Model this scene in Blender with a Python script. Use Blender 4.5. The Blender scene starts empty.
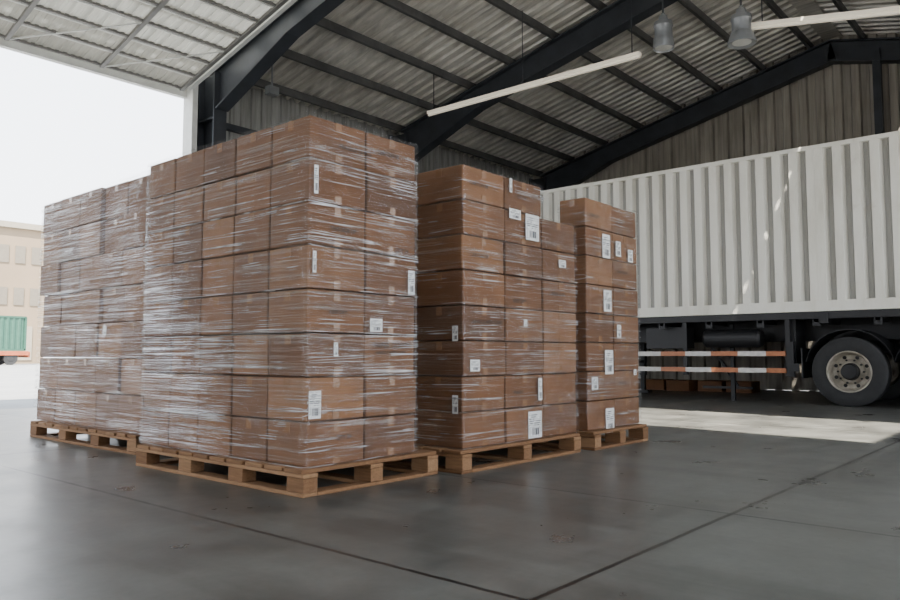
import bpy, bmesh, math, random
from mathutils import Vector, Matrix
random.seed(7)
S = bpy.context.scene
COL = S.collection

# ------------------------------------------------------------------ helpers
def link(o, parent=None):
    COL.objects.link(o)
    if parent: o.parent = parent
    return o
def empty(name, loc=(0,0,0)):
    e = bpy.data.objects.new(name, None); e.location = loc; e.empty_display_size = .2
    return link(e)
class MB:
    """mesh builder with material slots"""
    def __init__(s): s.v=[]; s.f=[]; s.m=[]; s.uv=[]
    def quad(s,a,b,c,d,m=0):
        i=len(s.v); s.v+= [tuple(a),tuple(b),tuple(c),tuple(d)]; s.f.append((i,i+1,i+2,i+3)); s.m.append(m)
    def hexa(s,p,m=0):
        i=len(s.v); s.v+=[tuple(q) for q in p]
        for f in ((0,3,2,1),(4,5,6,7),(0,1,5,4),(1,2,6,5),(2,3,7,6),(3,0,4,7)):
            s.f.append(tuple(i+k for k in f)); s.m.append(m)
    def box(s,x0,x1,y0,y1,z0,z1,m=0):
        s.hexa([(x0,y0,z0),(x1,y0,z0),(x1,y1,z0),(x0,y1,z0),(x0,y0,z1),(x1,y0,z1),(x1,y1,z1),(x0,y1,z1)],m)
    def beam(s,a,b,w,h,m=0,up=(0,0,1)):
        a=Vector(a);b=Vector(b);d=(b-a).normalized();u=Vector(up)
        r=d.cross(u).normalized();u=r.cross(d).normalized();r=r*w/2;u=u*h/2
        s.hexa([a-r-u,a+r-u,b+r-u,b-r-u,a-r+u,a+r+u,b+r+u,b-r+u],m)
    def lathe(s,c,axis,prof,n=40,m=0):
        c=Vector(c);ax=Vector(axis).normalized()
        t=Vector((0,0,1)) if abs(ax.z)<.9 else Vector((1,0,0))
        e1=ax.cross(t).normalized();e2=ax.cross(e1)
        i=len(s.v)
        for (d,r) in prof:
            for k in range(n):
                a=2*math.pi*k/n
                s.v.append(tuple(c+ax*d+e1*(r*math.cos(a))+e2*(r*math.sin(a))))
        for j in range(len(prof)-1):
            for k in range(n):
                k2=(k+1)%n
                s.f.append((i+j*n+k,i+j*n+k2,i+(j+1)*n+k2,i+(j+1)*n+k)); s.m.append(m)
    def obj(s,name,mats,parent=None,bevel=0,smooth=False,origin=None,seg=2,ang=None):
        me=bpy.data.meshes.new(name)
        o0=Vector(origin) if origin else Vector((0,0,0))
        me.from_pydata([tuple(Vector(v)-o0) for v in s.v],[],s.f)
        for m in mats: me.materials.append(m)
        for p,mi in zip(me.polygons,s.m): p.material_index=mi
        if smooth:
            for p in me.polygons: p.use_smooth=True
        bm=bmesh.new();bm.from_mesh(me);bmesh.ops.recalc_face_normals(bm,faces=bm.faces);bm.to_mesh(me);bm.free()
        if ang: 
            me.set_sharp_from_angle(angle=math.radians(ang))
        me.update()
        o=bpy.data.objects.new(name,me);o.location=o0
        link(o,parent)
        if bevel:
            b=o.modifiers.new('bevel','BEVEL');b.width=bevel;b.segments=seg;b.limit_method='ANGLE'
        return o

# ------------------------------------------------------------------ materials
class NT:
    def __init__(s,name):
        s.mat=bpy.data.materials.new(name);s.mat.use_nodes=True
        s.t=s.mat.node_tree;s.t.nodes.clear()
        s.out=s.n('ShaderNodeOutputMaterial')
    def n(s,ty,**kw):
        x=s.t.nodes.new(ty)
        for k,v in kw.items(): setattr(x,k,v)
        return x
    def l(s,a,b): s.t.links.new(a,b)
    def math(s,op,a,b=None,c=None,clamp=False):
        x=s.n('ShaderNodeMath',operation=op);x.use_clamp=clamp
        for i,q in enumerate((a,b,c)):
            if q is None: continue
            if isinstance(q,(int,float)): x.inputs[i].default_value=q
            else: s.l(q,x.inputs[i])
        return x.outputs[0]
    def ramp(s,fac,stops,interp='LINEAR'):
        r=s.n('ShaderNodeValToRGB');r.color_ramp.interpolation=interp
        e=r.color_ramp.elements
        while len(e)<len(stops): e.new(.5)
        for k,(p,c) in enumerate(stops):
            e[k].position=p;e[k].color=(c if len(c)==4 else (*c,1)) if not isinstance(c,(int,float)) else (c,c,c,1)
        s.l(fac,r.inputs[0]);return r.outputs[0]
    def mix(s,fac,a,b,bt='MIX'):
        x=s.n('ShaderNodeMix',data_type='RGBA',blend_type=bt)
        for i,q in ((0,fac),(6,a),(7,b)):
            if isinstance(q,(int,float)): x.inputs[i].default_value=q
            elif isinstance(q,tuple): x.inputs[i].default_value=(*q,1) if len(q)==3 else q
            else: s.l(q,x.inputs[i])
        return x.outputs[2]
    def coord(s,scale=(1,1,1),rot=(0,0,0),loc=(0,0,0),kind='Object'):
        c=s.n('ShaderNodeTexCoord');m=s.n('ShaderNodeMapping')
        m.inputs['Scale'].default_value=scale;m.inputs['Rotation'].default_value=rot;m.inputs['Location'].default_value=loc
        s.l(c.outputs[kind],m.inputs[0]);return m.outputs[0]
    def noise(s,vec,scale=5,detail=4,rough=.5,dist=0):
        x=s.n('ShaderNodeTexNoise');x.inputs['Scale'].default_value=scale;x.inputs['Detail'].default_value=detail
        x.inputs['Roughness'].default_value=rough;x.inputs['Distortion'].default_value=dist
        s.l(vec,x.inputs['Vector']);return x.outputs['Fac']
    def bump(s,h,strength=.3,dist=.01):
        b=s.n('ShaderNodeBump');b.inputs['Strength'].default_value=strength;b.inputs['Distance'].default_value=dist
        s.l(h,b.inputs['Height']);return b.outputs[0]
    def bsdf(s,col,rough=.5,metal=0,normal=None,spec=.5,emis=None,es=0):
        p=s.n('ShaderNodeBsdfPrincipled')
        for nm,q in (('Base Color',col),('Roughness',rough),('Metallic',metal),('Specular IOR Level',spec)):
            if isinstance(q,(int,float)): p.inputs[nm].default_value=q
            elif isinstance(q,tuple): p.inputs[nm].default_value=(*q,1)
            else: s.l(q,p.inputs[nm])
        if normal is not None: s.l(normal,p.inputs['Normal'])
        if emis: p.inputs['Emission Color'].default_value=(*emis,1);p.inputs['Emission Strength'].default_value=es
        return p.outputs[0]
    def done(s,sh): s.l(sh,s.out.inputs[0]);return s.mat

def simple(name,col,rough=.5,metal=0,var=.25,scale=4,bump=.1,spec=.5,emis=None,es=0,stretch=(1,1,1)):
    t=NT(name);v=t.coord(stretch);n=t.noise(v,scale,5,.6)
    dark=tuple(c*(1-var) for c in col);lite=tuple(min(1,c*(1+var*.6)) for c in col)
    c=t.ramp(n,[(.3,dark),(.7,lite)])
    n2=t.noise(v,scale*12,3)
    return t.done(t.bsdf(c,rough,metal,t.bump(n2,bump,.004),spec,emis,es))

def mat_cardboard():
    t=NT('cardboard');g=t.n('ShaderNodeNewGeometry')
    r=g.outputs['Random Per Island']
    c=t.ramp(r,[(0,(.145,.063,.026)),(.35,(.250,.113,.047)),(.7,(.190,.084,.034)),(1,(.320,.155,.070))])
    v=t.coord();n=t.noise(v,3,5,.6);n2=t.noise(t.coord((3,3,60)),6,3)
    c=t.mix(.6,c,t.ramp(n,[(.3,(.5,.46,.44)),(.7,(1,1,1))]),'MULTIPLY')
    c=t.mix(.35,c,t.ramp(n2,[(.3,(.6,.58,.55)),(.7,(1,1,1))]),'MULTIPLY')
    h=t.math('ADD',n2,t.math('MULTIPLY',n,1.5))
    return t.done(t.bsdf(c,.6,0,t.bump(h,.4,.006),.3))
def mat_film(name,base,gain,thr,diff):
    t=NT(name)
    a=t.noise(t.coord((.50,.50,60),(.016,.012,0)),1.6,2,.6,.1)
    b=t.noise(t.coord((.6,.6,100),(-.022,.02,0),(3,1,7)),1.5,2,.6,.1)
    c=t.noise(t.coord((.35,.35,24),(.008,-.012,0),(9,4,2)),1.5,3,.55,.3)
    patch=t.ramp(t.noise(t.coord((.8,.8,2.2)),1.7,3),[(.38,.20),(.66,1)])
    sa=t.ramp(a,[(thr,0),(thr+.08,1)]);sb=t.ramp(b,[(thr+.01,0),(thr+.07,1)]);sc=t.ramp(c,[(thr-.03,0),(thr+.25,.30)])
    m=t.math('MAXIMUM',t.math('MAXIMUM',sa,sb),sc)
    m=t.math('MULTIPLY',m,patch)
    fac=t.math('MULTIPLY_ADD',m,gain,base,clamp=True)
    h=t.math('ADD',t.math('ADD',a,b),t.math('MULTIPLY',c,2))
    nrm=t.bump(h,1,.028)
    gl=t.n('ShaderNodeBsdfGlossy');gl.inputs['Roughness'].default_value=.12;gl.inputs[0].default_value=(.97,.97,.97,1);t.l(nrm,gl.inputs['Normal'])
    df=t.n('ShaderNodeBsdfDiffuse');df.inputs[0].default_value=(.80,.80,.80,1)
    g2=t.n('ShaderNodeMixShader');g2.inputs[0].default_value=diff;t.l(gl.outputs[0],g2.inputs[1]);t.l(df.outputs[0],g2.inputs[2])
    tr=t.n('ShaderNodeBsdfTransparent');mx=t.n('ShaderNodeMixShader')
    t.l(fac,mx.inputs[0]);t.l(tr.outputs[0],mx.inputs[1]);t.l(g2.outputs[0],mx.inputs[2])
    return t.done(mx.outputs[0])
def mat_strand():
    t=NT('film_fold');n=t.noise(t.coord((2,2,4)),2.0,3)
    f=t.ramp(n,[(.42,.02),(.66,.75)])
    p=t.bsdf((.74,.75,.76),.12,0,None,1.0);tr=t.n('ShaderNodeBsdfTransparent');mx=t.n('ShaderNodeMixShader')
    t.l(f,mx.inputs[0]);t.l(tr.outputs[0],mx.inputs[1]);t.l(p,mx.inputs[2]);return t.done(mx.outputs[0])
def mat_label():
    t=NT('shipping_label')
    u=t.n('ShaderNodeUVMap');u.uv_map='UVMap';sp=t.n('ShaderNodeSeparateXYZ');t.l(u.outputs[0],sp.inputs[0])
    x,y=sp.outputs[0],sp.outputs[1]
    wn=t.n('ShaderNodeTexWhiteNoise',noise_dimensions='1D');t.l(t.math('FLOOR',t.math('MULTIPLY',x,38)),wn.inputs['W'])
    bar=t.math('LESS_THAN',wn.outputs['Value'],.5)
    inb=t.math('MULTIPLY',t.math('COMPARE',y,.24,.13),t.math('COMPARE',x,.5,.38))
    bar=t.math('MULTIPLY',bar,inb)
    ln=t.math('LESS_THAN',t.math('FRACT',t.math('MULTIPLY',y,13)),.4)
    wn2=t.n('ShaderNodeTexWhiteNoise',noise_dimensions='2D');cv=t.n('ShaderNodeCombineXYZ')
    t.l(t.math('FLOOR',t.math('MULTIPLY',x,9)),cv.inputs[0]);t.l(t.math('FLOOR',t.math('MULTIPLY',y,13)),cv.inputs[1]);t.l(cv.outputs[0],wn2.inputs['Vector'])
    tx=t.math('MULTIPLY',t.math('MULTIPLY',ln,t.math('LESS_THAN',wn2.outputs['Value'],.5)),t.math('MULTIPLY',t.math('COMPARE',y,.66,.25),t.math('COMPARE',x,.5,.42)))
    k=t.math('MAXIMUM',bar,tx)
    c=t.mix(k,(.82,.82,.80),(.05,.05,.06))
    return t.done(t.bsdf(c,.4))
def mat_wood():
    t=NT('pallet_wood');g=t.n('ShaderNodeNewGeometry')
    c=t.ramp(g.outputs['Random Per Island'],[(0,(.18,.09,.042)),(.5,(.28,.15,.072)),(1,(.36,.21,.11))])
    n=t.noise(t.coord((14,2,30)),3,5,.6,.6)
    c=t.mix(.65,c,t.ramp(n,[(.3,(.5,.45,.4)),(.7,(1,1,1))]),'MULTIPLY')
    return t.done(t.bsdf(c,.75,0,t.bump(n,.4,.004),.3))
def mat_floor():
    t=NT('polished_concrete')
    v=t.coord();a=t.noise(v,.45,6,.6,.3);b=t.noise(v,2.0,5,.62,0);c3=t.noise(v,30,3,.6);d=t.noise(v,7,4,.6,0)
    c=t.ramp(a,[(.3,(.088,.089,.083)),(.55,(.132,.132,.122)),(.72,(.185,.183,.170))])
    c=t.mix(.85,c,t.ramp(b,[(.28,(.42,.42,.42)),(.5,(.88,.88,.87)),(.72,(1.3,1.3,1.28))]),'MULTIPLY')
    c=t.mix(.45,c,t.ramp(d,[(.3,(.65,.65,.64)),(.7,(1.2,1.2,1.19))]),'MULTIPLY')
    c=t.mix(.25,c,t.ramp(c3,[(.3,(.6,.6,.6)),(.7,(1.15,1.15,1.15))]),'MULTIPLY')
    tc=t.n('ShaderNodeTexCoord');sp=t.n('ShaderNodeSeparateXYZ');t.l(tc.outputs['Object'],sp.inputs[0])
    wob=t.math('MULTIPLY',t.math('SUBTRACT',t.noise(v,7,4,.7),.5),.012)
    X=t.math('ADD',sp.outputs[0],wob);Y=t.math('ADD',sp.outputs[1],wob)
    m=None
    for ax,val in ((X,1.95),(X,3.62),(X,8.3),(X,-1.4),(X,12.9),(Y,1.35),(Y,6.3),(Y,-2.1)):
        k=t.math('COMPARE',ax,val,.011);m=k if m is None else t.math('MAXIMUM',m,k)
    c=t.mix(t.math('MULTIPLY',m,.95),c,(.005,.005,.005))
    st=t.noise(t.coord((3.2,.18,1)),1.3,4,.6,.3);c=t.mix(.5,c,t.ramp(st,[(.34,(.5,.5,.5)),(.52,(1,1,1))]),'MULTIPLY')
    r=t.ramp(b,[(.25,.24),(.75,.42)])
    h=t.math('MULTIPLY',m,-1)
    return t.done(t.bsdf(c,r,0,t.bump(h,.3,.006),.5))
def mat_cladding(name,col,metal=.3,rough=.5,axis='y'):
    t=NT(name)
    st=(1,6,.35) if axis=='y' else (6,1,.35)
    n=t.noise(t.coord(st),1.5,5,.65,.3);n2=t.noise(t.coord(),.7,3)
    c=t.ramp(n,[(.3,tuple(q*.56 for q in col)),(.7,tuple(q*1.1 for q in col))])
    c=t.mix(.6,c,t.ramp(n2,[(.35,(.65,.63,.60)),(.65,(1,1,1))]),'MULTIPLY')
    return t.done(t.bsdf(c,rough,metal,None,.4))
def mat_container(name,k):
    t=NT(name)
    n=t.noise(t.coord((1,1,.25)),1.8,6,.7,.3);n2=t.noise(t.coord((1,1,1)),2.2,5,.7)
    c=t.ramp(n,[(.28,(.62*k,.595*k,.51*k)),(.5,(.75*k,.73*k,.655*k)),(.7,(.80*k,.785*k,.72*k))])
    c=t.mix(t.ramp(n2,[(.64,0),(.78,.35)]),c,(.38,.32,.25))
    return t.done(t.bsdf(c,.45,0,None,.4))
def mat_stripe():
    t=NT('hazard_stripe');sp=t.n('ShaderNodeSeparateXYZ');tc=t.n('ShaderNodeTexCoord');t.l(tc.outputs['Object'],sp.inputs[0])
    f=t.math('LESS_THAN',t.math('FRACT',t.math('MULTIPLY',sp.outputs[1],1.15)),.5)
    c=t.mix(f,(.62,.60,.57),(.42,.15,.06));n=t.noise(t.coord(),14,4)
    c=t.mix(.4,c,t.ramp(n,[(.3,(.5,.5,.5)),(.7,(1,1,1))]),'MULTIPLY')
    return t.done(t.bsdf(c,.4))
def mat_translucent(name,col,transp):
    t=NT(name);n=t.noise(t.coord((6,1,1)),2,4)
    c=t.ramp(n,[(.3,tuple(q*.8 for q in col)),(.7,col)])
    d=t.n('ShaderNodeBsdfDiffuse');tl=t.n('ShaderNodeBsdfTranslucent');t.l(c,d.inputs[0]);t.l(c,tl.inputs[0])
    m=t.n('ShaderNodeMixShader');m.inputs[0].default_value=.35;t.l(d.outputs[0],m.inputs[1]);t.l(tl.outputs[0],m.inputs[2])
    tr=t.n('ShaderNodeBsdfTransparent');m2=t.n('ShaderNodeMixShader');m2.inputs[0].default_value=transp
    t.l(m.outputs[0],m2.inputs[1]);t.l(tr.outputs[0],m2.inputs[2]);return t.done(m2.outputs[0])

M_card=mat_cardboard();M_label=mat_label();M_wood=mat_wood();M_floor=mat_floor();M_str=mat_strand()
M_film_heavy=mat_film('stretch_film_heavy',.045,.44,.54,.24)
M_film_light=mat_film('stretch_film_light',.035,.36,.55,.24)
M_tape=simple('packing_tape',(.28,.145,.072),.25,0,.15,6,.1)
M_ink=simple('box_print_ink',(.030,.022,.018),.6,0,.2)
M_steel=simple('dark_painted_steel',(.038,.042,.050),.45,.2,.3,3)
M_galv=simple('galvanised_purlin',(.12,.12,.12),.45,.5,.3,3)
M_roof=mat_cladding('roof_sheet_metal',(.80,.77,.71),.22,.38,'x')
M_wallb=mat_cladding('wall_cladding_taupe',(.43,.395,.34),.1,.5,'y')
M_walll=mat_cladding('wall_cladding_grey',(.38,.38,.365),.2,.5,'x')
M_cont=mat_container('container_paint',1);M_cont_shade=mat_container('container_paint_rib_shade',.42)  # darker copy paints rib shading into the slope and groove colour
M_chassis=simple('chassis_black',(.016,.016,.018),.5,.2,.3,5)
M_rubber=simple('tyre_rubber',(.018,.018,.019),.75,0,.35,9)
M_rim=simple('wheel_rim_paint',(.36,.32,.26),.5,.1,.45,8)
M_stripe=mat_stripe()
M_white=simple('white_trim_paint',(.56,.56,.53),.45,0,.12)
M_door=mat_translucent('door_panel_polycarbonate',(.52,.50,.45),.12)
M_doorframe=simple('door_section_frame',(.17,.165,.155),.5,.2,.2)
M_sky=mat_translucent('fibreglass_roof_sheet',(.62,.63,.60),.0)
M_tube=simple('light_batten_cream',(.80,.74,.62),.4,0,.05,4,.05,.5,(1,.9,.72),.30)
M_lamp=simple('lamp_grey',(.26,.27,.28),.35,.4,.15)
M_pave=simple('concrete_apron',(.26,.26,.255),.8,0,.2,.8)

# ------------------------------------------------------------------ building dims
XW,XE,YS,YN=-6.0,16.9,-3.7,11.5
EAVE,RIDGE_Y,SL=5.62,3.9,.24
def roofz(y): return EAVE+SL*((YN-y) if y>=RIDGE_Y else (YN-RIDGE_Y)-(RIDGE_Y-y))
m=MB();m.box(XW,XE,YS,YN,-.2,0);m.obj('floor',[M_floor])
m=MB();m.box(-120,160,-60,260,-.5,-.21)
g=m.obj('ground_outside',[M_pave])
m=MB()
m.box(-60,80,YN+.0,120,-.2,-.015);m.box(-60,XW,YS-30,YN,-.2,-.015);m.box(XW,XE,YS-30,YS,-.2,-.015)
m.obj('pavement_outside',[M_pave])

def profile(a,b,pitch=.2,depth=.035):
    r=[];p=a
    while p<b-1e-6:
        for f,o in ((0,0),(.42,0),(.5,1),(.92,1)):
            q=p+f*pitch
            if q<b: r.append((q,o*depth))
        p+=pitch
    r.append((b,0));return r
def clad_y(mb,x,y0,y1,z0,z1,pitch=.2,depth=.035,m=0):
    ys=profile(y0,y1,pitch,depth)
    if callable(z1) and y0<RIDGE_Y<y1: ys=sorted(ys+[(RIDGE_Y,0)])
    f=z1 if callable(z1) else (lambda y:z1)
    for (a,oa),(b,ob) in zip(ys,ys[1:]):
        mb.quad((x+oa,a,z0),(x+ob,b,z0),(x+ob,b,f(b)),(x+oa,a,f(a)),m)
def clad_x(mb,y,x0,x1,z0,z1,pitch=.2,depth=.035,m=0):
    xs=profile(x0,x1,pitch,depth)
    for (a,oa),(b,ob) in zip(xs,xs[1:]):
        mb.quad((a,y+oa,z0),(b,y+ob,z0),(b,y+ob,z1),(a,y+oa,z1),m)
def roof_strip(mb,x0,x1,ya,yb,m=0):
    xs=profile(x0,x1,.24,.05)
    for (a,oa),(b,ob) in zip(xs,xs[1:]):
        mb.quad((a,ya,roofz(ya)+oa),(b,ya,roofz(ya)+ob),(b,yb,roofz(yb)+ob),(a,yb,roofz(yb)+oa),m)
OV=.35;ET=EAVE+.05
m=MB();clad_y(m,XE,YS,YN,0,lambda y:roofz(y)+.05,.34,.07);m.obj('wall_back',[M_wallb])
m=MB();clad_x(m,YN,6.55,XE,0,ET,.22);clad_x(m,YN,XW,-.35,0,ET,.22);clad_x(m,YN,-.35,6.55,5.1,ET,.22)
m.obj('wall_left',[M_walll])
m=MB();clad_x(m,YS-.04,XW,-2,0,ET,.22);clad_x(m,YS-.04,4.5,8.0,0,ET,.22);clad_x(m,YS-.04,12.5,XE,0,ET,.22)
clad_x(m,YS-.04,-2,4.5,4.5,ET,.22);clad_x(m,YS-.04,8.0,12.5,4.5,ET,.22);m.obj('wall_right',[M_walll])  # door openings out of view, added to let in fill light
m=MB();clad_y(m,XW-.05,YS,3.6,0,lambda y:roofz(y)+.05,.3);clad_y(m,XW-.05,10.2,YN,0,lambda y:roofz(y)+.05,.3)
clad_y(m,XW-.05,3.6,10.2,5.0,lambda y:roofz(y)+.05,.3);m.obj('wall_front',[M_wallb])  # unseen opening behind the camera, added and sized for sky fill
m=MB()
A0,A1=XW-.4,XE+.4
roof_strip(m,6.9,A1,RIDGE_Y,YN+OV);roof_strip(m,A0,-.6,RIDGE_Y,YN+OV);roof_strip(m,-.6,6.9,RIDGE_Y,8.4)
roof_strip(m,-.6,6.9,8.4,YN+OV,1)
hx0,hx1,hy0,hy1=3.75,6.0,-1.15,2.0
roof_strip(m,A0,A1,hy1,RIDGE_Y);roof_strip(m,A0,A1,YS-OV,hy0);roof_strip(m,A0,hx0,hy0,hy1);roof_strip(m,hx1,A1,hy0,hy1)
zr=roofz(RIDGE_Y)
for s in (1,-1): m.quad((A0,RIDGE_Y,zr+.10),(A1,RIDGE_Y,zr+.10),(A1,RIDGE_Y+s*.4,zr-.03),(A0,RIDGE_Y+s*.4,zr-.03))
m.box(A0,A1,RIDGE_Y-.18,RIDGE_Y+.18,zr-.06,zr-.05)
m.obj('ceiling',[M_roof,M_sky])
m=MB()
y=YN-.35
while y>YS:
    if abs(y-RIDGE_Y)>.25:
        z=roofz(y)-.10
        if not(hy0<y<hy1): m.box(XW+.1,XE-.05,y-.03,y+.03,z-.07,z+.07)
        else:
            m.box(XW+.1,hx0,y-.03,y+.03,z-.07,z+.07);m.box(hx1,XE-.05,y-.03,y+.03,z-.07,z+.07)
    y-=.98
m.obj('roof_purlins',[M_galv])
def ibeam(mb,a,b,depth,fw,up=(0,0,1),d2=None):
    a=Vector(a);b=Vector(b);u=Vector(up);d=(b-a).normalized();r=d.cross(u).normalized();u=r.cross(d).normalized()
    d2=d2 or depth
    for A,B in ((a,b),):
        mb.beam(A,B,fw,.03,0,u)
        mb.beam(A-u*depth,B-u*d2,fw,.03,0,u)
        rr=r*.012
        mb.hexa([A-rr-u*depth,A+rr-u*depth,B+rr-u*d2,B-rr-u*d2,A-rr,A+rr,B+rr,B-rr])
def frame(x):
    m=MB();dz=.20;fw=.24
    zt=lambda y:roofz(y)-dz
    ibeam(m,(x,YN-.45,zt(YN-.45)),(x,YN-2.4,zt(YN-2.4)),.72,fw,d2=.42)
    ibeam(m,(x,YN-2.4,zt(YN-2.4)),(x,RIDGE_Y,zt(RIDGE_Y)),.42,fw)
    ibeam(m,(x,YS+2.4,zt(YS+2.4)),(x,RIDGE_Y,zt(RIDGE_Y)),.42,fw)
    ibeam(m,(x,YS+.45,zt(YS+.45)),(x,YS+2.4,zt(YS+2.4)),.72,fw,d2=.42)
    for s,yy in ((1,YN),(-1,YS)):
        yo=yy-s*.08;yi=yy-s*.55
        m.box(x-fw/2,x+fw/2,min(yo,yo-s*.03),max(yo,yo-s*.03),0,EAVE-.12)
        m.box(x-fw/2,x+fw/2,min(yi,yi-s*.03),max(yi,yi-s*.03),0,EAVE-.16)
        m.box(x-.012,x+.012,min(yo,yi),max(yo,yi),0,EAVE-.14)
        m.box(x-fw/2,x+fw/2,min(yo,yi),max(yo,yi),EAVE-.95,EAVE-.92)
        m.box(x-.2,x+.2,min(yo+s*.02,yi-s*.05),max(yo+s*.02,yi-s*.05),0,.03)
    return m.obj('steel_portal_frame',[M_steel])
for x in (-5.7,-.62,6.85,11.4,16.72): frame(x)
m=MB();m.box(16.62,16.8,3.0,3.14,0,6.85);m.obj('gable_wall_post',[M_steel])
m=MB()
for z in (1.6,3.2,4.7): m.box(7.1,16.6,YN-.075,YN-.015,z,z+.12)
m.obj('wall_girt_rails',[M_steel])

# sectional door (raised)
D=empty('door_1',(3,11.3,5.1))
def dz(y): return 5.14+.24*(11.35-y)
mats=[M_doorframe,M_door,M_white]
m=MB()
ny=8;y0,y1=11.3,7.9;xs=[-.25+i*(6.35+.25)/5 for i in range(6)]
for j in range(ny):
    a=y0-(y0-y1)*j/ny;b=y0-(y0-y1)*(j+1)/ny
    for xa,xb in zip(xs,xs[1:]):
        p=profile(xa+.03,xb-.03,.11,.012)
        for (qa,oa),(qb,ob) in zip(p,p[1:]):
            m.quad((qa,a-.03,dz(a)+oa),(qb,a-.03,dz(a)+ob),(qb,b+.03,dz(b)+ob),(qa,b+.03,dz(b)+oa),1)
    m.beam((xs[0],a-.03,dz(a)),(xs[-1],a-.03,dz(a)),.035,.05);m.beam((xs[0],b+.03,dz(b)),(xs[-1],b+.03,dz(b)),.035,.05,2)
for x in xs: m.beam((x,y0,dz(y0)-.02),(x,y1,dz(y1)-.02),.06,.06)
for i in range(5): m.beam((xs[i],y0,dz(y0)-.03),(xs[i+1],y0-1.3,dz(y0-1.3)-.03),.02,.02,2)
o=m.obj('panels',mats);o.parent=D;o.matrix_parent_inverse=Matrix.Translation(-Vector(D.location))
m=MB()
m.box(6.50,6.60,11.2,11.48,0,5.25);m.box(-.42,-.32,11.2,11.48,0,5.25);m.box(-.42,6.6,11.38,11.48,5.05,5.22)
m.beam((6.48,11.3,5.2),(6.48,7.6,5.2+.24*3.7),.07,.12);m.beam((-.35,11.3,5.2),(-.35,7.6,5.2+.24*3.7),.07,.12)
m.lathe((-.3,11.25,5.42),(1,0,0),[(0,0),(0,.05),(6.8,.05),(6.8,0)],16)
o=m.obj('frame_and_tracks',[M_white]);o.parent=D;o.matrix_parent_inverse=Matrix.Translation(-Vector(D.location))

# ------------------------------------------------------------------ pallets & stacks
def pallet(x0,x1,y0,y1,ht=.144):
    m=MB();L=y1-y0;W=x1-x0
    nb=max(7,int(L/.165))
    bw=L/nb
    for i in range(nb):
        m.box(x0+random.uniform(-.006,.006),x1+random.uniform(-.006,.006),y0+i*bw+.012,y0+(i+1)*bw-.012,ht-.022,ht)
    bx=[x0,x0+W/2-.05,x1-.10]
    nby=3 if L<1.5 else 4
    by=[y0+(L-.145)*k/(nby-1) for k in range(nby)]
    for x in bx: m.box(x,x+.10,y0,y1,ht-.044,ht-.023)
    for x in bx:
        for yy in by: m.box(x+.002,x+.098,yy,yy+.145,.023,ht-.045)
    for x in bx: m.box(x,x+.10,y0+.003,y1-.003,0,.022)
    for yy in (y0,y1-.1): m.box(x0+.101,x1-.101,yy,yy+.1,0.0,.021)
    c=((x0+x1)/2,(y0+y1)/2,0)
    return m.obj('wooden_pallet',[M_wood],bevel=.004,origin=c)
def ring(x0,x1,y0,y1,r=.03):
    P=[]
    for cx,cy,a0 in ((x1-r,y1-r,0),(x0+r,y1-r,90),(x0+r,y0+r,180),(x1-r,y0+r,270)):
        for k in range(5):
            a=math.radians(a0+k*22.5);P.append((cx+r*math.cos(a),cy+r*math.sin(a)))
    Q=[]
    for i,p in enumerate(P):
        q=P[(i+1)%len(P)];Q.append(p);d=math.dist(p,q);n=int(d/.12)
        for k in range(1,n): Q.append((p[0]+(q[0]-p[0])*k/n,p[1]+(q[1]-p[1])*k/n))
    return Q
def film_tube(f,x0,x1,y0,y1,za,zb,nseg,cap):
    rr=[]
    for i in range(nseg+1):
        z=za+(zb-za)*i/nseg
        R=ring(x0-.014,x1+.014,y0-.014,y1+.014)
        rr.append([(x+random.uniform(-.003,.003),y+random.uniform(-.003,.003),z) for x,y in R])
    if cap:
        R=ring(x0-.010,x1+.010,y0-.010,y1+.010);rr.append([(x,y,zb+.006) for x,y in R])
        cx,cy=(x0+x1)/2,(y0+y1)/2;rr.append([(cx+(x-cx)*.86,cy+(y-cy)*.90,zb+.008+random.uniform(0,.008)) for x,y in R])
    n=len(rr[0]);o=len(f.v);f.v+=[p for r in rr for p in r]
    for a in range(len(rr)-1):
        for b in range(n):
            b2=(b+1)%n;f.f.append((o+a*n+b,o+a*n+b2,o+(a+1)*n+b2,o+(a+1)*n+b));f.m.append(0)
def strands_on(s,x0,x1,y0,y1,za,zb,count,sw):
    R=ring(x0-.019,x1+.019,y0-.019,y1+.019);n=len(R)
    for q in range(count):
        zc=random.uniform(za+.02,zb-.03);sl=random.uniform(-.05,.05);st=random.randrange(n);ln=random.randint(n//3,n)
        w=random.uniform(.0008,.0024)*sw;ph=random.random()*6
        i0=len(s.v)
        for k in range(ln):
            x,y=R[(st+k)%n];z=zc+sl*math.sin(2*math.pi*k/n+ph)+.002*math.sin(k*.5+ph)
            z=min(max(z,za+.004),zb-.01)
            s.v+=[(x,y,z-w),(x,y,z+w)]
        for k in range(ln-1):
            a=i0+2*k;s.f.append((a,a+2,a+3,a+1));s.m.append(0)
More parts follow.
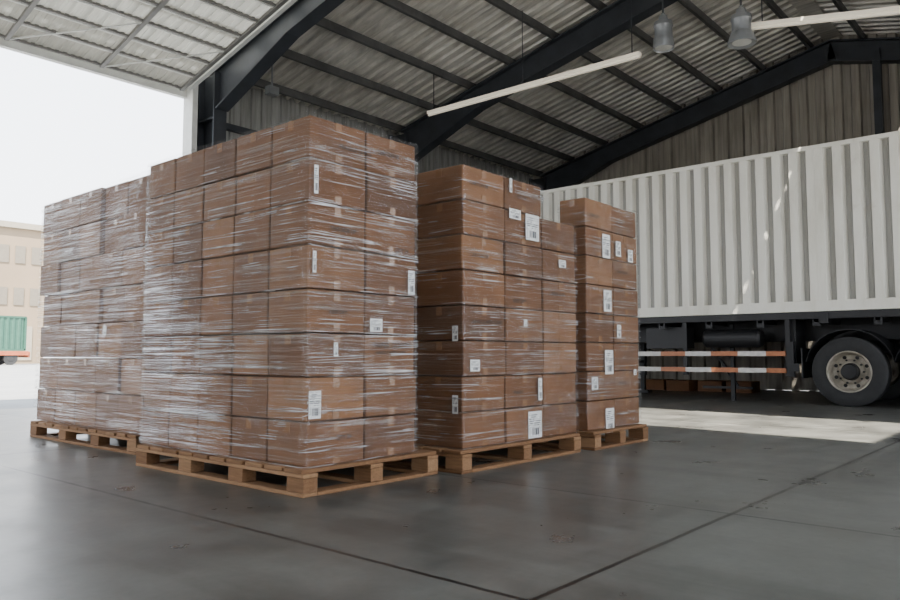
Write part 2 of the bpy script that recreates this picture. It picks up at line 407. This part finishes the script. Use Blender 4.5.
def stack(x0,x1,nx,y0,y1,ny,z0,z1,nz,film,filmtop=None,missing=(),jit=.006,strands=30,labels=(),texts=(),uneven=0,sw=1.0,extra=None):
    C=Vector(((x0+x1)/2,(y0+y1)/2,z0))
    E=empty('shrink_wrapped_box_stack',C)
    m=MB();tp=MB()
    dx=(x1-x0)/nx;dy=(y1-y0)/ny;dzz=(z1-z0)/nz;g=.0055
    for k in range(nz):
        for i in range(nx):
            for j in range(ny):
                if (i,j,k) in missing: continue
                if 0<i<nx-1 and 0<j<ny-1 and k<nz-1: continue
                ox=random.uniform(-jit,jit);oy=random.uniform(-jit,jit)
                if uneven and i==0 and random.random()<.4: ox+=random.uniform(.0,uneven)
                if i not in(0,nx-1): ox=0
                ax,bx=x0+i*dx+g+ox,x0+(i+1)*dx-g+min(ox,0 if i<nx-1 else ox)
                ay,by=y0+j*dy+g+(oy if j==0 else 0),y0+(j+1)*dy-g+(oy if j==ny-1 else 0)
                az,bz=z0+k*dzz+.001,z0+(k+1)*dzz-.005
                m.box(ax,bx,ay,by,az,bz)
                t=.0015
                if j==0:
                    cx=(ax+bx)/2
                    tp.box(cx-.024,cx+.024,ay-t,ay+.001,bz-.06,bz-.004);tp.box(cx-.024,cx+.024,ay-t,ay+.001,az+.004,az+.05)
                if i==0:
                    cy=(ay+by)/2
                    tp.box(ax-t,ax+.001,cy-.024,cy+.024,bz-.06,bz-.004)
                if k==nz-1: tp.box(ax+.01,bx-.01,(ay+by)/2-.024,(ay+by)/2+.024,bz-.001,bz+t)
    def par(o): o.parent=E;o.matrix_parent_inverse=Matrix.Translation(-C);return o
    par(m.obj('boxes',[M_card],bevel=.009))
    par(tp.obj('tape',[M_tape]))
    ft=filmtop or z1
    f=MB();film_tube(f,x0,x1,y0,y1,z0+.001,ft,26,ft==z1)
    if extra: film_tube(f,*extra,ft+.002,z1,5,True)
    par(f.obj('stretch_film',[film],smooth=True))
    s=MB();strands_on(s,x0,x1,y0,y1,z0,ft,strands,sw)
    if extra: strands_on(s,*extra,ft,z1,9,sw)
    par(s.obj('film_folds',[M_str]))
    if labels:
        me=bpy.data.meshes.new('labels');V=[];F=[];UV=[]
        for face,p,z,w,h in labels:
            i=len(V);e=.0105
            if face=='y': V+=[(p-w/2,y0-e,z-h/2),(p+w/2,y0-e,z-h/2),(p+w/2,y0-e,z+h/2),(p-w/2,y0-e,z+h/2)]
            else: V+=[(x0-e,p+w/2,z-h/2),(x0-e,p-w/2,z-h/2),(x0-e,p-w/2,z+h/2),(x0-e,p+w/2,z+h/2)]
            F.append((i,i+1,i+2,i+3));UV+=[(0,0),(1,0),(1,1),(0,1)]
        me.from_pydata(V,[],F);l=me.uv_layers.new(name='UVMap')
        for i,u in enumerate(UV): l.data[i].uv=u
        me.materials.append(M_label);par(link(bpy.data.objects.new('labels',me)))
    for face,p,z,size,txt in texts:
        c=bpy.data.curves.new('print','FONT');c.body=txt;c.size=size;c.offset=.0006;c.materials.append(M_ink)
        o=link(bpy.data.objects.new('print',c))
        if face=='y': o.location=(p,y0-.0095,z);o.rotation_euler=(math.pi/2,0,0)
        else: o.location=(x0-.0095,p,z);o.rotation_euler=(math.pi/2,0,-math.pi/2)
        par(o)
    return E
PZ=.146
pallet(2.54,3.61,3.19,4.99)
stack(2.59,3.455,2,3.242,5.02,5,PZ,2.085,8,M_film_heavy,strands=110,sw=1.1,
  labels=[('y',2.645,.48,.085,.15),('y',3.10,.925,.10,.078),('y',3.40,1.20,.06,.15),('y',2.635,1.72,.03,.16),('y',2.79,.78,.03,.08),
          ('y',2.63,1.26,.025,.12)],
  texts=[('y',3.08,.79,.048,'PAPER GOODS'),('y',3.10,.755,.026,'HANDLE WITH CARE'),('y',2.74,1.45,.034,'THIS SIDE UP'),('y',2.80,1.93,.036,'FRAGILE 12 PCS'),('y',2.74,.98,.03,'KEEP DRY'),('y',3.26,1.38,.034,'QTY 24'),('y',3.1,1.96,.034,'CARTON 08'),('y',2.8,.28,.034,'QTY 24')])
pallet(3.69,5.13,3.06,4.45)
stack(3.76,5.16,3,3.11,4.40,3,PZ,2.012,8,M_film_light,missing=[(2,j,7) for j in range(3)],filmtop=1.779,strands=60,extra=(3.76,4.693,3.11,4.40),
  labels=[('y',4.33,1.75,.14,.07),('y',4.545,1.68,.17,.19),('y',3.87,.68,.10,.075),('y',4.56,.25,.17,.19),('y',4.28,1.95,.03,.10),('y',4.63,.50,.05,.16),
          ('x',3.17,.89,.05,.10),('x',3.17,.43,.05,.12),('y',4.45,.98,.04,.05),('y',4.95,1.45,.10,.06)],
  texts=[('y',3.82,1.40,.036,'CARTON 08'),('y',4.30,1.12,.036,'KEEP DRY'),('y',3.84,.96,.034,'HANDLE WITH CARE'),('y',4.78,.6,.034,'THIS SIDE UP'),('y',4.78,1.2,.034,'GROSS 12 KG'),('y',3.82,1.88,.036,'CARTON 08'),('y',4.3,.48,.03,'FRAGILE'),('y',4.35,1.87,.036,'QTY 24')])
pallet(5.27,6.20,3.02,4.16)
stack(5.30,6.21,2,3.098,4.10,4,PZ,2.034,8,M_film_light,filmtop=1.798,strands=50,missing=[(i,j,7) for i in (0,1) for j in (1,2,3)],extra=(5.30,6.21,3.098,3.348),
  labels=[('y',5.62,1.66,.13,.20),('y',5.63,1.20,.13,.18),('y',5.64,.69,.14,.20),('y',5.64,.21,.14,.20),('y',5.83,1.66,.09,.13),('y',6.05,1.62,.09,.11),
          ('y',5.82,.95,.07,.11),('y',6.1,.60,.05,.05),('y',5.40,.52,.10,.10)],
  texts=[('y',5.8,1.45,.036,'CARTON 08'),('y',5.36,1.88,.036,'KEEP DRY'),('y',5.8,.5,.036,'FRAGILE'),('y',5.8,1.88,.036,'QTY 24')])
pallet(2.80,3.95,5.50,7.50)
stack(2.87,3.85,2,5.55,7.58,5,PZ,2.18,7,M_film_light,strands=70,jit=.012,uneven=.035,
  labels=[('x',6.2,.95,.06,.08)])

# ------------------------------------------------------------------ container
CX0,CX1,CY0,CY1,CZ0,CZ1=12.1,14.54,-2.9,9.29,1.40,3.93
m=MB()
def side(x,sgn):
    for a,b in ((CY0+.15,3.0),(3.12,CY1-.15)):
        pit=.25;n=round((b-a)/pit);pit=(b-a)/n
        pts=[]
        for i in range(n):
            for f,o in ((0,0),(.46,0),(.60,1),(.84,1)): pts.append((a+(i+f)*pit,o*.075))
        pts.append((b,0))
        for q,((ya,oa),(yb,ob)) in enumerate(zip(pts,pts[1:])):
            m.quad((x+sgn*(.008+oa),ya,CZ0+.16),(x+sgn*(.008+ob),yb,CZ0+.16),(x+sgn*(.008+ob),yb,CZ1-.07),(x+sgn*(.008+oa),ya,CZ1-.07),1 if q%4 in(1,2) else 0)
side(CX0,1);side(CX1,-1)
for x0,x1 in ((CX0,CX0+.09),(CX1-.09,CX1)):
    m.box(x0,x1,CY0,CY1,CZ1-.07,CZ1-.005);m.box(x0,x1,CY0,CY1,CZ0,CZ0+.16)
    for y in (CY0,CY1-.16): m.box(x0-.002,x1+.002,y,y+.16,CZ0,CZ1)
    m.box(x0+.004,x1,3.0,3.12,CZ0+.1,CZ1-.05)
m.box(CX0+.03,CX1-.03,CY0+.02,CY1-.02,CZ1-.04,CZ1-.02)
m.box(CX0+.03,CX1-.03,CY0+.02,CY1-.02,CZ0+.02,CZ0+.10)
for y,s in ((CY0,1),(CY1,-1)):
    m.box(CX0+.07,CX1-.07,min(y+s*.02,y+s*.06),max(y+s*.02,y+s*.06),CZ0+.1,CZ1-.1)
    m.box(CX0,CX1,min(y,y+s*.1),max(y,y+s*.1),CZ1-.12,CZ1);m.box(CX0,CX1,min(y,y+s*.1),max(y,y+s*.1),CZ0,CZ0+.14)
for x in (CX0-.004,CX1-.166):
    for y in (CY0-.004,CY1-.174):
        for z in (CZ0-.002,CZ1-.11): m.box(x,x+.17,y,y+.178,z,z+.115)
m.obj('shipping_container',[M_cont,M_cont_shade],bevel=.004,seg=1)

# ------------------------------------------------------------------ trailer
T=empty('container_trailer',(13.3,3,0));TL=Vector(T.location)
def tp(o): o.parent=T;o.matrix_parent_inverse=Matrix.Translation(-TL);return o
m=MB()
for x in (12.85,13.70): 
    m.box(x-.07,x+.07,CY0+.1,CY1-.1,1.34,1.36);m.box(x-.07,x+.07,CY0+.1,CY1-.1,.98,1.0);m.box(x-.008,x+.008,CY0+.1,CY1-.1,1.0,1.34)
y=CY0+.3
while y<CY1: 
    m.box(12.14,14.5,y,y+.07,1.24,1.36);m.box(12.14,12.19,y-.02,y+.09,1.18,1.38);y+=.82
m.box(12.12,12.20,CY0+.05,CY1-.05,1.29,1.395);m.box(14.44,14.52,CY0+.05,CY1-.05,1.29,1.395)
for y in (CY0,CY1-.12,3.0): m.box(12.1,14.54,y,y+.12,1.22,1.395)
m.lathe((12.4,4.05,1.02),(0,1,0),[(0,0),(0,.12),(.04,.15),(.9,.15),(.94,.12),(.94,0)],24)
m.box(12.3,12.7,5.3,6.0,.86,1.22);m.box(12.25,12.75,3.5,3.62,.62,1.30)
for yy in (2.75,1.58,.40):
    m.lathe((12.3,yy,.505),(1,0,0),[(0,.06),(2.0,.06)],16)
    m.box(12.7,12.95,yy-.35,yy+.35,.62,.72);m.box(12.72,12.92,yy+.35,yy+.5,.6,1.0)
tp(m.obj('chassis',[M_chassis],bevel=.003,seg=1))
m=MB()
for z in (.47,.73): m.beam((12.13,3.62,z+.04),(12.13,8.6,z+.04),.03,.075)
tp(m.obj('side_guard_rails',[M_stripe]))
m=MB()
for y in (3.56,5.2,7.0,8.5): m.box(12.15,12.2,y,y+.07,.42,1.30)
m.box(12.1,12.17,3.50,3.60,.42,.95);m.box(12.08,12.1,3.42,3.58,.50,.62)
tp(m.obj('side_guard_posts',[M_chassis]))
m=MB()
for x in (12.55,14.05):
    m.box(x,x+.1,6.9,7.02,.35,1.2);m.box(x+.015,x+.085,6.92,7.0,.05,.4);m.box(x-.05,x+.15,6.82,7.1,0.0,.05)
m.beam((12.6,6.96,.62),(14.1,6.96,.62),.05,.05)
m.beam((12.8,4.6,.22),(12.8,5.1,1.0),.04,.04);m.beam((12.8,4.35,.20),(12.8,5.2,.20),.04,.04)
m.box(12.5,12.56,4.55,4.61,.0,1.25)
tp(m.obj('landing_gear',[M_chassis]))
m=MB()
for yy in (2.75,1.58,.40):
    pts=[]
    for k in range(13):
        a=math.radians(12+k*13);pts.append((yy+.60*math.cos(a),.52+.60*math.sin(a)))
    for (a,za),(b,zb) in zip(pts,pts[1:]):
        m.hexa([(12.12,a,za),(12.72,a,za),(12.72,b,zb),(12.12,b,zb),(12.12,a,za+.012),(12.72,a,za+.012),(12.72,b,zb+.012),(12.12,b,zb+.012)])
m.box(12.12,12.72,3.38,3.40,.40,.85)
tp(m.obj('mudguards',[M_chassis]))
def wheel(x,y,s,nm):
    r=.505;m=MB()
    prof=[(.28,.30),(.29,.36),(.285,.46),(.265,.49),(.255,r-.006)]
    for k in range(5):
        d=.25-k*.045;prof+=[(d,r),(d-.034,r),(d-.036,r-.014),(d-.043,r-.014)]
    prof+=[(.02,r),(.012,.49),(0,.46),(-.004,.36),(.012,.30)]
    m.lathe((x,y,r),(s,0,0),prof,56,0)
    m.lathe((x,y,r),(s,0,0),[(.004,.305),(-.006,.298),(-.002,.285),(.03,.275),(.05,.27),(.13,.262),(.15,.245),(.155,.19),(.125,.155),(.12,.13),(.10,.128)],48,1)
    m.lathe((x,y,r),(s,0,0),[(.12,.125),(.04,.118),(.028,.105),(.0,.098),(-.004,.06),(-.004,0)],32,2)
    for k in range(10):
        a=2*math.pi*k/10
        m.lathe((x,y+.172*math.cos(a),r+.172*math.sin(a)),(s,0,0),[(.14,.014),(.105,.014),(.10,0)],8,2)
    for k in range(8):
        a=2*math.pi*(k+.5)/8
        m.lathe((x,y+.222*math.cos(a),r+.222*math.sin(a)),(s,0,0),[(.153,.028),(.149,.026),(.149,0)],12,0)
    return tp(m.obj(nm,[M_rubber,M_rim,M_chassis],smooth=True,ang=35))
for i,yy in enumerate((2.75,1.58,.40)):
    wheel(12.11,yy,1,'wheel_%d'%(2*i+1));wheel(14.53,yy,-1,'wheel_%d'%(2*i+2))
m=MB()
for i in range(6):
    x=15.1+random.random()*.2;y=5.2+i*.62;m.box(x,x+.5,y,y+.5,0,.22)
m.obj('flat_cartons',[M_card],bevel=.006)

# ------------------------------------------------------------------ luminaires
def batten(a,b):
    E=Vector(a).lerp(Vector(b),.5);m=MB()
    m.beam(a,b,.10,.05,0);m.beam(Vector(a)-Vector((0,0,.04)),Vector(b)-Vector((0,0,.04)),.04,.04,1)
    for f in (.03,.5,.97):
        p=Vector(a).lerp(Vector(b),f);m.beam(p,(p.x,p.y,roofz(p.y)-.02),.012,.012,2,(0,1,0))
    return m.obj('fluorescent_batten',[M_tube,M_tube,M_steel],origin=E)
batten((10.3,5.04,5.30),(10.3,9.36,5.30))
batten((10.46,3.43,5.32),(10.46,-1.2,4.52))
def highbay(x,y,z,r=.15,flare=1):
    m=MB()
    m.lathe((x,y,z),(0,0,1),[(.03,0),(.03,r*.9),(0,r*flare),(.02,r*flare+.004),(.16,r*.98),(.17,r*.86),(.32,r*.86),(.34,r*.95),(.40,r*.9),(.42,r*.5),(.50,r*.4),(.52,.03),(.54,.03)],28,0)
    m.lathe((x,y,z+.52),(0,0,1),[(0,.015),(roofz(y)-.06-z-.52,.015)],10,1)
    m.lathe((x,y,z+.02),(0,0,1),[(0,0),(0,r*.85)],28,2)
    return m.obj('high_bay_lamp',[M_lamp,M_steel,M_white],smooth=True,ang=40,origin=(x,y,z))
highbay(10.3,4.66,5.27);highbay(10.3,3.52,5.03,.15,1.25)
m=MB();m.box(7.6,7.8,10.6,10.75,5.25,5.4);m.beam((7.7,10.68,5.4),(7.7,10.68,5.80),.03,.03,0,(0,1,0));m.obj('loudspeaker',[M_lamp],bevel=.01)

# ------------------------------------------------------------------ outside
m=MB();m.box(-30,27,70,84,0,11.6);m.box(-30.3,27.3,69.7,84.3,11.6,12.1,1)
for x in range(-28,27,5):
    m.box(x,x+.5,69.9,70,0,11.6,1)
    for z in (5.0,8.6): 
        for q in (1.1,2.4,3.7): m.box(x+q,x+q+.8,69.93,70,z,z+1.5,2)
    m.box(x+1.3,x+4.0,69.93,70,.3,3.2,1)
m.lathe((23.2,76,12.1),(0,0,1),[(0,.09),(3.4,.04)],10,2)
m.obj('warehouse_building',[simple('facade_tan',(.25,.185,.12),.8,0,.1,.3),simple('facade_trim',(.30,.26,.20),.7,0,.1),simple('facade_glass',(.17,.145,.11),.7,0,.1)])
m=MB()
pts=[];yy=62
x=16.5
while x<22.4:
    for f,o in ((0,0),(.12,0),(.2,.05),(.32,.05)):pts.append((x+f,o))
    x+=.4
for (a,oa),(b,ob) in zip(pts,pts[1:]): m.quad((a,yy+oa,1.15),(b,yy+ob,1.15),(b,yy+ob,3.6),(a,yy+oa,3.6))
m.box(16.4,22.6,yy+.08,yy+2.4,1.1,3.65);m.box(16.4,22.6,yy-.02,yy+.1,1.05,1.2);m.box(16.4,22.6,yy-.02,yy+.1,3.55,3.68)
m.box(16.35,16.5,yy-.02,yy+.1,1.1,3.6);m.box(22.5,22.65,yy-.02,yy+.1,1.1,3.6)
m.obj('green_cargo_container',[simple('green_paint',(.022,.085,.055),.5,0,.2)])
m=MB();m.box(15.8,22.8,yy-.1,yy+2.4,.72,1.04,0)
for x in (17.2,18.3,21.6): 
    for y in (yy-.05,yy+2.05): m.lathe((x,y,.47),(0,1,0),[(0,0),(0,.22),(.02,.25),(0,.48),(.28,.48),(.28,0)],20,1)
m.box(13.2,15.6,yy,yy+2.3,.5,2.9,2);m.box(13.3,15.0,yy-.02,yy,1.7,2.6,1);m.box(22.8,22.95,yy,yy+2.3,.55,1.0,0);m.box(13.0,15.8,yy+.2,yy+2.1,.3,.8,1)
m.lathe((14.2,yy-.03,.47),(0,1,0),[(0,0),(0,.22),(.02,.25),(0,.48),(.28,.48),(.28,0)],20,1)
m.obj('container_truck',[simple('orange_paint',(.35,.085,.03),.5),M_rubber,M_white])

# ------------------------------------------------------------------ light
w=bpy.data.worlds.new('sky');S.world=w;w.use_nodes=True;nt=w.node_tree;nt.nodes.clear()
out=nt.nodes.new('ShaderNodeOutputWorld');bg=nt.nodes.new('ShaderNodeBackground');tc=nt.nodes.new('ShaderNodeTexCoord')
sp=nt.nodes.new('ShaderNodeSeparateXYZ');rp=nt.nodes.new('ShaderNodeValToRGB')
nt.links.new(tc.outputs['Generated'],sp.inputs[0]);nt.links.new(sp.outputs[2],rp.inputs[0]);nt.links.new(rp.outputs[0],bg.inputs[0]);nt.links.new(bg.outputs[0],out.inputs[0])
e=rp.color_ramp.elements;e[0].position=0;e[0].color=(.93,.96,1,1);e[1].position=.8;e[1].color=(.74,.85,1,1)
bg.inputs[1].default_value=6.3
sun=bpy.data.lights.new('sun','SUN');sun.energy=34;sun.angle=.01;sun.color=(1,.93,.82)
so=link(bpy.data.objects.new('sun',sun));so.location=(-10,-8,20)
so.rotation_euler=Vector((3.7,2.75,-6.5)).to_track_quat('-Z','Y').to_euler()

# ------------------------------------------------------------------ camera
cam=bpy.data.cameras.new('camera');co=link(bpy.data.objects.new('camera',cam));S.camera=co
cam.sensor_width=36;cam.lens=753/900*36;cam.clip_end=500
co.location=(0,0,.75)
th=math.radians(40.6);p=math.radians(4.17)
d=Vector((math.cos(th)*math.cos(p),math.sin(th)*math.cos(p),math.sin(p)))
co.rotation_euler=d.to_track_quat('-Z','Y').to_euler()
